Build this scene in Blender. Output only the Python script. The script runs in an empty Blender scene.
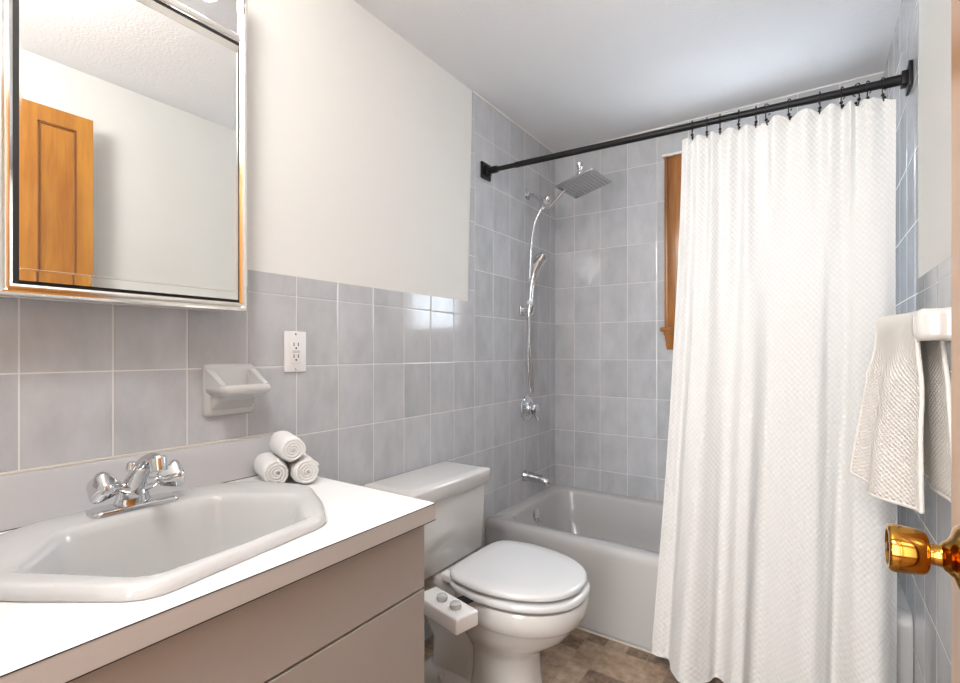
import bpy, bmesh, math, random
from mathutils import Vector, Matrix, noise
random.seed(4)
C = bpy.context.scene.collection
PI = math.pi

# ------------------------------------------------------------------ camera, world, lights, exposure
TH = math.atan(335/490)
cam_d = bpy.data.cameras.new('camera'); cam = bpy.data.objects.new('camera', cam_d); C.objects.link(cam)
cam.location = (1.25, 0, 1.12); cam.rotation_euler = (PI/2, 0, TH)
cam_d.sensor_width = 36; cam_d.lens = 490/960*36; cam_d.shift_y = 10.5/960
cam_d.clip_start = 0.02
bpy.context.scene.camera = cam
sc = bpy.context.scene
sc.view_settings.view_transform = 'Standard'; sc.view_settings.look = 'None'
sc.view_settings.gamma = 1; sc.view_settings.use_curve_mapping = False
sc.view_settings.exposure = 0.52

W = bpy.data.worlds.new('sky'); sc.world = W; W.use_nodes = True
bg = W.node_tree.nodes['Background']; bg.inputs[0].default_value = (0.80, 0.90, 1.0, 1); bg.inputs[1].default_value = 7.5

def area(name, loc, rot, sx, sy, power, col, spread=PI):
    d = bpy.data.lights.new(name, 'AREA'); d.shape = 'RECTANGLE'; d.size = sx; d.size_y = sy
    d.energy = power; d.color = col; d.spread = spread
    o = bpy.data.objects.new(name, d); o.location = loc; o.rotation_euler = rot; C.objects.link(o); return o
area('daylight_at_window', (.955, 3.15, 2.42), (-PI/2+.62, 0, 0), .9, .8, 46, (.88, .94, 1))
def lamp(name, loc, r, power, col):
    d = bpy.data.lights.new(name, 'POINT'); d.shadow_soft_size = r; d.energy = power; d.color = col
    o = bpy.data.objects.new(name, d); o.location = loc; C.objects.link(o); return o
lamp('bathroom_fill_light', (.78, .10, 2.02), .13, 21, (1, .99, .975))  # added soft fill, out of view, to brighten the ceiling and room
area('hall_top_fill', (.95, -.75, 2.25), (0, 0, 0), .5, .5, 12, (1, .97, .94))  # added overhead fill behind the camera, no known hall fixture
area('hall_back_fill', (.95, -1.62, 1.2), (PI/2, 0, 0), .9, 1.9, 38, (1, .985, .975))  # added fill through the doorway; the hall has no window here

# ------------------------------------------------------------------ materials
MATS = {}
def nodes(name):
    m = bpy.data.materials.new(name); m.use_nodes = True; MATS[name] = m
    nt = m.node_tree; return m, nt, nt.nodes['Principled BSDF']
class G:
    """small helper to write node maths"""
    def __init__(s, nt): s.nt = nt
    def n(s, t, **k):
        x = s.nt.nodes.new(t)
        for a, b in k.items(): setattr(x, a, b)
        return x
    def L(s, a, b): s.nt.links.new(a, b)
    def m(s, op, a, b=None, c=None):
        x = s.n('ShaderNodeMath', operation=op)
        for i, v in enumerate((a, b, c)):
            if v is None: continue
            if hasattr(v, 'links'): s.L(v, x.inputs[i])
            else: x.inputs[i].default_value = v
        return x.outputs[0]
    def mix(s, f, a, b):
        x = s.n('ShaderNodeMix', data_type='RGBA')
        if hasattr(f, 'links'): s.L(f, x.inputs[0])
        else: x.inputs[0].default_value = f
        for i, v in ((6, a), (7, b)):
            if hasattr(v, 'links'): s.L(v, x.inputs[i])
            else: x.inputs[i].default_value = (*v, 1)
        return x.outputs[2]
    def noise(s, vec, scale, detail=3, rough=.5):
        x = s.n('ShaderNodeTexNoise'); x.inputs['Scale'].default_value = scale
        x.inputs['Detail'].default_value = detail; x.inputs['Roughness'].default_value = rough
        if vec is not None: s.L(vec, x.inputs['Vector'])
        return x.outputs['Fac']
    def ramp(s, f, stops):
        x = s.n('ShaderNodeValToRGB'); e = x.color_ramp.elements
        while len(e) < len(stops): e.new(.5)
        for el, (p, c) in zip(e, stops): el.position = p; el.color = (*c, 1) if len(c) == 3 else c
        s.L(f, x.inputs[0]); return x.outputs[0]
    def bump(s, h, strength, dist=.001):
        x = s.n('ShaderNodeBump'); x.inputs['Strength'].default_value = strength
        x.inputs['Distance'].default_value = dist; s.L(h, x.inputs['Height']); return x.outputs[0]

def mat(name, col, rough=.5, metal=0, coat=0, bumpscale=0, bumpstr=.2, bumpdist=.001, var=0, varscale=8, **kw):
    m, nt, b = nodes(name); g = G(nt)
    b.inputs['Base Color'].default_value = (*col, 1); b.inputs['Roughness'].default_value = rough
    b.inputs['Metallic'].default_value = metal; b.inputs['Coat Weight'].default_value = coat
    b.inputs['Coat Roughness'].default_value = .05
    for k, v in kw.items(): b.inputs[k.replace('_', ' ')].default_value = v
    tc = g.n('ShaderNodeTexCoord').outputs['Object']
    if bumpscale:
        g.L(g.bump(g.noise(tc, bumpscale, 4), bumpstr, bumpdist), b.inputs['Normal'])
    n_ = g.noise(tc, varscale, 3)
    v_ = max(var, .012)
    g.L(g.mix(n_, tuple(c*(1-v_) for c in col), tuple(min(1, c*(1+v_)) for c in col)), b.inputs['Base Color'])
    return m

def tile_mat(name, axis, u0, w, v0, h, col=(.495, .503, .522), grout=(.70, .685, .66), gw=.0028, rough=.11):
    m, nt, b = nodes(name); g = G(nt)
    tc = g.n('ShaderNodeTexCoord').outputs['Object']
    sep = g.n('ShaderNodeSeparateXYZ'); g.L(tc, sep.inputs[0])
    u = g.m('DIVIDE', g.m('SUBTRACT', sep.outputs[axis], u0), w)
    v = g.m('DIVIDE', g.m('SUBTRACT', sep.outputs[2], v0), h)
    fu, fv = g.m('FLOOR', u), g.m('FLOOR', v)
    du = g.m('MULTIPLY', g.m('SUBTRACT', .5, g.m('ABSOLUTE', g.m('SUBTRACT', g.m('FRACT', u), .5))), w)
    dv = g.m('MULTIPLY', g.m('SUBTRACT', .5, g.m('ABSOLUTE', g.m('SUBTRACT', g.m('FRACT', v), .5))), h)
    d = g.m('MINIMUM', du, dv)
    gm = g.m('LESS_THAN', d, gw/2)
    mr = g.n('ShaderNodeMapRange'); g.L(d, mr.inputs[0]); mr.inputs[1].default_value = gw/2; mr.inputs[2].default_value = gw/2+.0035
    cmb = g.n('ShaderNodeCombineXYZ'); g.L(fu, cmb.inputs[0]); g.L(fv, cmb.inputs[1])
    wn = g.n('ShaderNodeTexWhiteNoise'); g.L(cmb.outputs[0], wn.inputs[0])
    # per-tile offset of the cloudy glaze
    off = g.n('ShaderNodeVectorMath', operation='MULTIPLY_ADD'); g.L(wn.outputs['Color'], off.inputs[0])
    off.inputs[1].default_value = (5, 5, 5); g.L(tc, off.inputs[2])
    st = g.n('ShaderNodeMapping'); g.L(off.outputs[0], st.inputs[0]); st.inputs['Scale'].default_value = (1, 1, .55)
    n1 = g.noise(st.outputs[0], 13, 5, .6)
    tone = g.m('ADD', g.m('MULTIPLY', g.m('SUBTRACT', n1, .5), .9), g.m('MULTIPLY', g.m('SUBTRACT', wn.outputs['Value'], .5), .22))
    tone = g.m('ADD', tone, .5)
    c = g.mix(tone, tuple(x*.72 for x in col), tuple(min(1, x*1.28) for x in col))
    c = g.mix(gm, c, grout)
    g.L(c, b.inputs['Base Color'])
    rr = g.n('ShaderNodeMapRange'); g.L(gm, rr.inputs[0]); rr.inputs[3].default_value = rough; rr.inputs[4].default_value = .7
    g.L(rr.outputs[0], b.inputs['Roughness'])
    hgt = g.m('ADD', mr.outputs[0], g.m('MULTIPLY', g.noise(off.outputs[0], 9, 1), .35))
    g.L(g.bump(hgt, .5, .0012), b.inputs['Normal'])
    b.inputs['Specular IOR Level'].default_value = .5
    return m

T_H = .2037; T_Z = 1.079
m_tile_l = tile_mat('tile_left', 1, .2745, .1512, T_Z, T_H)
m_tile_b = tile_mat('tile_back', 0, .1195, .1523, T_Z, T_H)
m_tile_r = tile_mat('tile_right', 1, 2.605-.1512*10, .1512, T_Z, T_H)
m_trim_h_l = tile_mat('tile_trim_top', 1, .2745, .1512, 1.2807, .30)
m_trim_h_r = tile_mat('tile_trim_top_right', 1, 2.605-.1512*10, .1512, 1.2807, .30)
m_trim_v = tile_mat('tile_trim_side', 1, 1.787-.30, .30, 1.24, .152)
m_paint = mat('painted_wall', (.735, .73, .70), .75, bumpscale=60, bumpstr=.08)
m_ceil = mat('textured_ceiling', (.74, .74, .75), .9, bumpscale=110, bumpstr=.55, bumpdist=.003)
m_china = mat('grey_glazed_china', (.53, .535, .535), .09, coat=.4)
m_china_w = mat('toilet_china', (.64, .635, .62), .09, coat=.4)
m_tub = mat('tub_enamel', (.50, .495, .49), .16, coat=.3)
m_seat = mat('seat_plastic', (.68, .69, .70), .2, coat=.2)
m_ceramic = mat('glazed_ceramic', (.52, .52, .515), .1, coat=.4)
m_bar = mat('pinkish_white_ceramic', (.66, .63, .60), .12, coat=.4)
m_top = mat('white_laminate', (.80, .80, .80), .35)
m_edge = mat('counter_edge_laminate', (.47, .44, .42), .4)
m_splash = mat('backsplash_laminate', (.56, .56, .575), .35)
m_van = mat('taupe_laminate', (.36, .322, .296), .45, var=.02)
m_dark = mat('dark_gap', (.012, .012, .012), .7)
m_chrome = mat('chrome', (.70, .71, .725), .05, 1)
m_chrome_f = mat('polished_frame', (.93, .91, .87), .10, 1)
m_satin = mat('satin_chrome', (.55, .55, .56), .25, 1)
m_mirror = mat('mirror_silver', (.93, .94, .93), .004, 1)
m_black = mat('black_metal', (.006, .006, .007), .42, 0, Specular_IOR_Level=.3)
m_brass = mat('polished_brass', (.50, .25, .045), .09, 1)
m_white = mat('white_plastic', (.80, .79, .79), .3)
m_clear = mat('grey_knob_plastic', (.52, .52, .51), .2)
m_caulk = mat('caulk_strip', (.60, .56, .50), .6)
m_whitetrim = mat('white_painted_trim', (.82, .78, .73), .5)
m_terry = mat('white_terry_cloth', (.86, .855, .85), .95, bumpscale=320, bumpstr=1, bumpdist=.004)
m_hem = mat('cream_hem', (.84, .80, .75), .95, bumpscale=300, bumpstr=.8, bumpdist=.003)
m_rubber = mat('nozzle_rubber', (.16, .16, .16), .6)

def wood_mat(name, c1, c2, rough=.28, stretch=(14, 14, 1.1)):
    m, nt, b = nodes(name); g = G(nt)
    tc = g.n('ShaderNodeTexCoord').outputs['Object']
    mp = g.n('ShaderNodeMapping'); g.L(tc, mp.inputs[0]); mp.inputs['Scale'].default_value = stretch
    n1 = g.noise(mp.outputs[0], 1.6, 2); n2 = g.noise(mp.outputs[0], 9, 5, .65)
    f = g.m('ADD', g.m('MULTIPLY', n1, .65), g.m('MULTIPLY', n2, .4))
    g.L(g.ramp(f, [(.34, c1), (.68, c2)]), b.inputs['Base Color'])
    b.inputs['Roughness'].default_value = rough; b.inputs['Coat Weight'].default_value = .35
    b.inputs['Coat Roughness'].default_value = .18
    g.L(g.bump(n2, .15, .0006), b.inputs['Normal']); return m
m_wood = wood_mat('honey_stained_wood', (.20, .070, .016), (.42, .17, .038))
m_wood_d = wood_mat('door_wood', (.25, .085, .010), (.46, .20, .028), stretch=(9, 9, .8))

def floor_mat():
    m, nt, b = nodes('stone_pattern_vinyl'); g = G(nt)
    tc = g.n('ShaderNodeTexCoord').outputs['Object']
    mp = g.n('ShaderNodeMapping'); g.L(tc, mp.inputs[0]); mp.inputs['Rotation'].default_value = (0, 0, 0)
    mp.inputs['Location'].default_value = (.03, .055, 0)
    # blocks of two sizes: a 20 cm grid in which some cells are halved or quartered
    sep = g.n('ShaderNodeSeparateXYZ'); g.L(mp.outputs[0], sep.inputs[0])
    S = .155
    u = g.m('DIVIDE', sep.outputs[0], S); v = g.m('DIVIDE', sep.outputs[1], S)
    c0 = g.n('ShaderNodeCombineXYZ'); g.L(g.m('FLOOR', u), c0.inputs[0]); g.L(g.m('FLOOR', v), c0.inputs[1])
    w0 = g.n('ShaderNodeTexWhiteNoise'); g.L(c0.outputs[0], w0.inputs[0])
    ss = g.n('ShaderNodeSeparateColor'); g.L(w0.outputs['Color'], ss.inputs[0])
    nu = g.m('ADD', 1, g.m('GREATER_THAN', ss.outputs[0], .55)); nv = g.m('ADD', 1, g.m('GREATER_THAN', ss.outputs[1], .55))
    u2 = g.m('MULTIPLY', g.m('FRACT', u), nu); v2 = g.m('MULTIPLY', g.m('FRACT', v), nv)
    c1 = g.n('ShaderNodeCombineXYZ')
    g.L(g.m('ADD', g.m('MULTIPLY', g.m('FLOOR', u), 2), g.m('FLOOR', u2)), c1.inputs[0])
    g.L(g.m('ADD', g.m('MULTIPLY', g.m('FLOOR', v), 2), g.m('FLOOR', v2)), c1.inputs[1])
    w1 = g.n('ShaderNodeTexWhiteNoise'); g.L(c1.outputs[0], w1.inputs[0])
    def edge(f, n):
        return g.m('DIVIDE', g.m('MULTIPLY', g.m('SUBTRACT', .5, g.m('ABSOLUTE', g.m('SUBTRACT', g.m('FRACT', f), .5))), S), n)
    dist = g.m('MINIMUM', edge(u2, nu), edge(v2, nv))
    gm = g.m('LESS_THAN', dist, .0022)
    base = g.ramp(w1.outputs['Value'], [(0, (.10, .052, .030)), (.25, (.15, .095, .068)), (.45, (.34, .215, .125)), (.7, (.52, .38, .26)), (.88, (.42, .30, .20)), (1, (.13, .08, .07))])
    n1 = g.noise(tc, 26, 6, .7); n2 = g.noise(tc, 7, 3, .6)
    cc = g.mix(g.ramp(n1, [(.35, (0, 0, 0)), (.7, (1, 1, 1))]), (.06, .035, .025), (.60, .45, .33))
    col = g.mix(.48, base, cc)
    col = g.mix(g.m('MULTIPLY', gm, .6), col, (.36, .27, .19))
    g.L(col, b.inputs['Base Color'])
    b.inputs['Roughness'].default_value = .32
    g.L(g.bump(g.m('ADD', n1, g.m('MULTIPLY', gm, -.5)), .3, .001), b.inputs['Normal'])
    return m
m_floor = floor_mat()
m_hallfloor = wood_mat('hall_wood_floor', (.20, .09, .035), (.40, .20, .09), stretch=(9, 1, 9))

def waffle_mat(name, col, period, strength, dist, transl=.0, rows=1.0):
    m, nt, b = nodes(name); g = G(nt)
    uv = g.n('ShaderNodeUVMap').outputs[0]
    sep = g.n('ShaderNodeSeparateXYZ'); g.L(uv, sep.inputs[0])
    ku = PI/period
    su = g.m('SINE', g.m('MULTIPLY', sep.outputs[0], ku)); sv = g.m('SINE', g.m('MULTIPLY', sep.outputs[1], ku*rows))
    h = g.m('ABSOLUTE', g.m('MULTIPLY', su, sv))
    # brick offset: second lattice in the gaps
    cu = g.m('COSINE', g.m('MULTIPLY', sep.outputs[0], ku)); cv = g.m('COSINE', g.m('MULTIPLY', sep.outputs[1], ku*rows))
    h2 = g.m('ABSOLUTE', g.m('MULTIPLY', cu, cv))
    hh = g.m('POWER', g.m('MAXIMUM', h, h2), 1.0)
    fine = g.noise(uv, 900, 2)
    ht = g.m('ADD', hh, g.m('MULTIPLY', fine, .15))
    g.L(g.bump(ht, strength, dist), b.inputs['Normal'])
    g.L(g.mix(hh, tuple(c*.90 for c in col), col), b.inputs['Base Color'])  # weave hollows coloured darker, imitating shade in the dimples
    b.inputs['Roughness'].default_value = .9; b.inputs['Sheen Weight'].default_value = .2
    if transl:
        tr = g.n('ShaderNodeBsdfTranslucent'); tr.inputs[0].default_value = (.93, .95, 1, 1)
        ms = g.n('ShaderNodeMixShader'); ms.inputs[0].default_value = transl
        g.L(b.outputs[0], ms.inputs[1]); g.L(tr.outputs[0], ms.inputs[2])
        g.L(ms.outputs[0], nt.nodes['Material Output'].inputs[0])
    return m
m_curtain = waffle_mat('white_waffle_weave', (.78, .775, .755), .0165, .75, .0028, .08, .85)
m_towel = waffle_mat('cream_waffle_terry', (.88, .83, .77), .0125, 1.0, .004, 0, 1.35)

def glass_mat():
    m, nt, b = nodes('window_glass')
    b.inputs['Transmission Weight'].default_value = 1; b.inputs['Roughness'].default_value = .0
    b.inputs['IOR'].default_value = 1.01; b.inputs['Base Color'].default_value = (.97, .99, 1, 1)
    return m
m_glass = glass_mat()
def glow_mat(name, col, s):
    m, nt, b = nodes(name)
    b.inputs['Emission Color'].default_value = (*col, 1); b.inputs['Emission Strength'].default_value = s
    b.inputs['Base Color'].default_value = (.9, .9, .9, 1); return m
m_bulb = glow_mat('lit_frosted_bulb', (1, .965, .91), 7)

# ------------------------------------------------------------------ mesh helpers
def link(name, bm, mats, parent=None, smooth=35, kind=None, label=None, uv=False):
    me = bpy.data.meshes.new(name)
    bmesh.ops.recalc_face_normals(bm, faces=bm.faces) if not uv else None
    bm.to_mesh(me); bm.free()
    if not isinstance(mats, (list, tuple)): mats = [mats]
    for m in mats: me.materials.append(m)
    if smooth:
        me.shade_smooth(); me.set_sharp_from_angle(angle=math.radians(smooth))
    o = bpy.data.objects.new(name, me); C.objects.link(o)
    if parent is not None:
        o.parent = parent; o.matrix_parent_inverse = Matrix.Translation(-parent.location) if parent.rotation_euler.z == 0 else parent.matrix_basis.inverted()
    if kind: o['kind'] = kind
    if label: o['label'] = label
    return o
def thing(name, label, cat, loc=(0, 0, 0), group=None):
    o = bpy.data.objects.new(name, None); C.objects.link(o); o.location = loc
    o.empty_display_size = .05; o['label'] = label; o['category'] = cat
    if group: o['group'] = group
    return o
def tag(o, label, cat, group=None):
    o['label'] = label; o['category'] = cat
    if group: o['group'] = group
    return o
def box(bm, x0, x1, y0, y1, z0, z1, bev=0, seg=2, mi=0):
    r = bmesh.ops.create_cube(bm, size=1)
    vs = r['verts']
    for v in vs:
        v.co = Vector((x0+(v.co.x+.5)*(x1-x0), y0+(v.co.y+.5)*(y1-y0), z0+(v.co.z+.5)*(z1-z0)))
    fs = {f for v in vs for f in v.link_faces}
    for f in fs: f.material_index = mi
    if bev:
        es = {e for v in vs for e in v.link_edges}
        bmesh.ops.bevel(bm, geom=list(es), offset=bev, segments=seg, affect='EDGES', profile=.5)
    return vs
def quad(bm, pts, mi=0):
    f = bm.faces.new([bm.verts.new(p) for p in pts]); f.material_index = mi; return f
def loft(bm, rings, cap0=True, cap1=True, closed=True, mi=0):
    R = [[bm.verts.new(p) for p in r] for r in rings]
    n = len(R[0])
    for a, b in zip(R, R[1:]):
        for i in range(n if closed else n-1):
            j = (i+1) % n
            f = bm.faces.new((a[i], a[j], b[j], b[i])); f.material_index = mi
    if cap0: f = bm.faces.new(R[0][::-1]); f.material_index = mi
    if cap1: f = bm.faces.new(R[-1]); f.material_index = mi
    return R
def frame_of(d):
    d = d.normalized(); up = Vector((0, 0, 1)) if abs(d.z) < .9 else Vector((1, 0, 0))
    a = d.cross(up).normalized(); return a, d.cross(a).normalized()
def tube(bm, pts, r, n=12, caps=True, flat=None):
    pts = [Vector(p) for p in pts]; rs = r if isinstance(r, (list, tuple)) else [r]*len(pts)
    rings = []; a = None
    for i, p in enumerate(pts):
        d = (pts[min(i+1, len(pts)-1)]-pts[max(i-1, 0)]).normalized()
        if a is None: a, b = frame_of(d)
        else:
            a = (a-d*a.dot(d)).normalized(); b = d.cross(a).normalized()
        fx = flat or 1
        rings.append([p+a*math.cos(2*PI*k/n)*rs[i]+b*math.sin(2*PI*k/n)*rs[i]*fx for k in range(n)])
    loft(bm, rings, caps, caps)
def lathe(bm, prof, origin, axis, n=24, mi=0):
    """prof: list of (distance along axis, radius)"""
    o = Vector(origin); d = Vector(axis).normalized(); a, b = frame_of(d)
    rings = [[o+d*t+(a*math.cos(2*PI*k/n)+b*math.sin(2*PI*k/n))*max(r, 1e-5) for k in range(n)] for t, r in prof]
    loft(bm, rings, mi=mi)
def spline(P, n):
    P = [Vector(p) for p in P]; out = []
    Q = [P[0]*2-P[1]]+P+[P[-1]*2-P[-2]]
    for i in range(1, len(Q)-2):
        for k in range(n):
            t = k/n; p0, p1, p2, p3 = Q[i-1:i+3]
            out.append(.5*((2*p1)+(p2-p0)*t+(2*p0-5*p1+4*p2-p3)*t*t+(3*p1-p0-3*p2+p3)*t**3))
    out.append(P[-1]); return out
def rounded(poly, r, seg=5):
    """round the corners of a 2D polygon"""
    out = []; n = len(poly)
    rs = r if isinstance(r, (list, tuple)) else [r]*n
    for i in range(n):
        p = Vector(poly[i]); a = Vector(poly[i-1])-p; b = Vector(poly[(i+1) % n])-p
        rr = min(rs[i], a.length*.49, b.length*.49)
        p0 = p+a.normalized()*rr; p1 = p+b.normalized()*rr
        for k in range(seg+1):
            t = k/seg; out.append((1-t)**2*p0+2*t*(1-t)*p+t*t*p1)
    return out
BM = bmesh.new

# ------------------------------------------------------------------ the room
RW, RD, RH, FY = 1.485, 2.605, 2.275, -.085
def wall_plane(name, faces, mats):
    """thin but solid wall pieces: each item is box extents + material index"""
    bm = BM()
    for (x0, x1, y0, y1, z0, z1, mi) in faces: box(bm, x0, x1, y0, y1, z0, z1, mi=mi)
    return link(name, bm, mats, smooth=0, kind='structure')
t = .12
bm = BM()
PX = -.0015                                    # painted plaster sits a touch behind the tile faces
box(bm, -t, PX, FY-.12, 1.768, 1.340, RH, mi=0)          # painted part
# slanting right edge of the paint against the side trim
quad(bm, [(PX+.0012, 1.736, 1.3405), (PX+.0012, 1.769, 1.3405), (PX+.0012, 1.769, RH-.0005), (PX+.0012, 1.7687, RH-.0005)], 3)
box(bm, -t, 0, FY-.12, 1.787, 0, 1.2807, mi=1)            # wainscot field
box(bm, -t, 0, FY-.12, 1.742, 1.2807, 1.340, mi=2)
box(bm, -t, 0, 1.742, 1.787, 1.2807, 1.340, mi=3)
box(bm, -t, 0, 1.768, 1.787, 1.340, RH, mi=3)
box(bm, -t, 0, 1.787, RD+.12, 0, RH, mi=1)
link('wall_left', bm, [m_paint, m_tile_l, m_trim_h_l, m_trim_v], smooth=0, kind='structure')
bm = BM()
WX0, WX1, WZ0, WZ1 = .70, 1.235, 1.255, 2.045           # rough opening of the window
box(bm, 0, WX0, RD, RD+t, 0, RH); box(bm, WX1, RW, RD, RD+t, 0, RH)
box(bm, WX0, WX1, RD, RD+t, 0, WZ0); box(bm, WX0, WX1, RD, RD+t, WZ1, RH)
link('wall_back', bm, m_tile_b, smooth=0, kind='structure')
bm = BM()
box(bm, RW+.0015, RW+t, FY-.12, 1.803, 1.322, RH, mi=0)
box(bm, RW, RW+t, FY-.12, 1.803, 0, 1.2807, mi=1)
box(bm, RW, RW+t, FY-.12, 1.803, 1.2807, 1.322, mi=2)
box(bm, RW, RW+t, 1.803, RD+.12, 0, RH, mi=1)
link('wall_right', bm, [m_paint, m_tile_r, m_trim_h_r], smooth=0, kind='structure')
bm = BM()
DX0, DX1, DZ = .60, 1.43, 2.06
box(bm, 0, DX0, FY-.12, FY, 0, RH); box(bm, DX1, RW, FY-.12, FY, 0, RH); box(bm, DX0, DX1, FY-.12, FY, DZ, RH)
link('wall_front', bm, m_paint, smooth=0, kind='structure')
bm = BM(); box(bm, -t, RW+t, FY-.2, RD+t, -.1, 0); link('floor', bm, m_floor, smooth=0, kind='structure')
bm = BM(); box(bm, -t, RW+t, FY-.12, RD+t, RH, RH+.1); link('ceiling', bm, m_ceil, smooth=0, kind='structure')
# hallway outside the door
bm = BM(); box(bm, -.5, 2.3, -1.8, FY-.2, -.1, 0); link('floor', bm, m_hallfloor, smooth=0, kind='structure')
bm = BM(); box(bm, -.5, 2.3, -1.8, FY-.12, RH, RH+.1); link('ceiling', bm, m_ceil, smooth=0, kind='structure')
bm = BM(); box(bm, -.6, -.5, -1.8, FY-.12, 0, RH); link('wall_hall_left', bm, m_paint, smooth=0, kind='structure')
bm = BM(); box(bm, 2.3, 2.4, -1.8, FY-.12, 0, RH); link('wall_hall_right', bm, m_paint, smooth=0, kind='structure')
bm = BM(); box(bm, -.5, 2.3, -1.9, -1.8, 0, RH); link('wall_hall_back', bm, m_paint, smooth=0, kind='structure')
bm = BM(); box(bm, -.5, -t, FY-.12, FY-.02, 0, RH); box(bm, RW+t, 2.3, FY-.12, FY-.02, 0, RH)
link('wall_hall_front', bm, m_paint, smooth=0, kind='structure')
# door frame (casing) and head
bm = BM()
box(bm, DX0-.055, DX0, FY, FY+.015, 0, DZ+.055, .003); box(bm, DX0, DX1, FY, FY+.015, DZ, DZ+.055, .003)
box(bm, DX0, DX0+.018, FY-.12, FY, 0, DZ, .002); box(bm, DX1-.018, DX1, FY-.12, FY, 0, DZ, .002)
box(bm, DX0+.018, DX1-.018, FY-.12, FY, DZ-.018, DZ, .002)
link('trim_1', bm, m_wood, kind='structure')
# caulk strip where tub meets floor
bm = BM(); box(bm, .0, RW, 1.858, 1.868, 0, .008, .003); link('trim_2', bm, m_caulk, kind='structure')
# grout beads in the ceiling corners of the shower
bm = BM()
tube(bm, [(.001, 1.77, RH-.001), (.001, RD, RH-.001)], .004, 6); tube(bm, [(0, RD-.001, RH-.001), (RW, RD-.001, RH-.001)], .004, 6)
link('trim_3', bm, m_whitetrim, kind='structure')

# ------------------------------------------------------------------ window
bm = BM()
cx0, cx1 = .619, 1.318; cz0, cz1 = 1.244, 2.108; cw = .084
def casing(bm, x0, x1, z0, z1):
    box(bm, x0, x1, RD-.018, RD, z0, z1, .003)
for (x0, x1, s) in ((cx0, cx0+cw, 1), (cx1-cw, cx1, -1)):
    casing(bm, x0, x1, cz0, cz1)
    o_, i_ = (x0, x1) if s == 1 else (x1, x0)
    a, b = sorted((o_, o_+s*.016)); box(bm, a, b, RD-.026, RD-.017, cz0, cz1, .003)
    a, b = sorted((i_, i_-s*.012)); box(bm, a, b, RD-.022, RD-.017, cz0, cz1, .003)
    a, b = sorted((i_-s*.030, i_-s*.040)); box(bm, a, b, RD-.021, RD-.017, cz0, cz1, .002)
box(bm, cx0+cw, cx1-cw, RD-.018, RD, cz1-cw, cz1, .003)
box(bm, WX0, WX0+.018, RD, RD+t, WZ0, WZ1); box(bm, WX1-.018, WX1, RD, RD+t, WZ0, WZ1); box(bm, WX0, WX1, RD, RD+t, WZ1-.018, WZ1)
wf = link('window_1', bm, m_wood, kind='structure')
bm = BM()
box(bm, cx0-.018, cx1+.018, RD-.052, RD+t, cz0-.020, cz0, .006, 3)
link('window_stool', bm, m_wood, wf)
bm = BM()
pr = [(0, 0), (.012, 0), (.014, .012), (.019, .020), (.021, .040), (.027, .052), (.030, .068), (.040, .078), (.042, .092), (0, .092)]
r0 = [(cx0+.012-q*.3, RD-q, cz0-.112+z) for q, z in pr]; r1 = [(cx1-.012+q*.3, RD-q, cz0-.112+z) for q, z in pr]
loft(bm, [r0, r1]); link('window_apron', bm, m_wood, wf)
bm = BM(); box(bm, cx0-.010, cx1+.010, RD-.030, RD, cz1, cz1+.014, .004); link('window_head_cap', bm, m_whitetrim, wf)
# two sashes
sx0, sx1 = WX0+.02, WX1-.02; zm = (WZ0+WZ1)/2
for k, (z0, z1, yy) in enumerate(((WZ0+.002, zm+.02, RD+.035), (zm-.02, WZ1-.02, RD+.070))):
    bm = BM()
    box(bm, sx0, sx0+.03, yy, yy+.03, z0, z1, .003); box(bm, sx1-.03, sx1, yy, yy+.03, z0, z1, .003)
    box(bm, sx0+.03, sx1-.03, yy, yy+.03, z0, z0+.035, .003); box(bm, sx0+.03, sx1-.03, yy, yy+.03, z1-.035, z1, .003)
    s_ = link('window_sash', bm, m_whitetrim, wf)
    bm = BM(); box(bm, sx0+.03, sx1-.03, yy+.013, yy+.017, z0+.035, z1-.035)
    g_ = link('window_pane', bm, m_glass, s_, smooth=0)

# ------------------------------------------------------------------ open door
DFX, DE = 1.375, .745                     # face towards the room, free edge
bm = BM()
x0, x1 = DFX, DFX+.035
PZ1 = 1.985
pan = [(.575, .692), (.16, .46)]
zs = [(.18, PZ1)]
ys = [FY+.01, .16, .46, .575, .692, DE]
# leaf built as stiles, rails and recessed panels
for a, b in ((FY+.012, .16), (.46, .575), (.692, DE)): box(bm, x0, x1, a, b, .012, 2.045)
for a, b in ((.012, .18), (PZ1, 2.045)):
    box(bm, x0, x1, .16, .46, a, b); box(bm, x0, x1, .575, .692, a, b)
door = link('door_1', bm, m_wood_d, smooth=30, kind='structure')
for a, b in pan:
    bm = BM(); box(bm, x0+.007, x1-.007, a, b, .18, PZ1); link('door_panel', bm, m_wood_d, door, smooth=0)
    bm = BM()
    for q in (x0+.002, x1-.009):
        box(bm, q, q+.007, a, a+.008, .18, PZ1, .002); box(bm, q, q+.007, b-.008, b, .18, PZ1, .002)
        box(bm, q, q+.007, a, b, PZ1-.008, PZ1, .002); box(bm, q, q+.007, a, b, .18, .188, .002)
    link('panel_moulding', bm, mat('dark_moulding_wood', (.16, .055, .012), .35), door)
bm = BM(); box(bm, x0-.002, x0+.002, DE-.006, DE+.0015, .012, 2.045, .0008)
ky, kz = .692, .908
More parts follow.
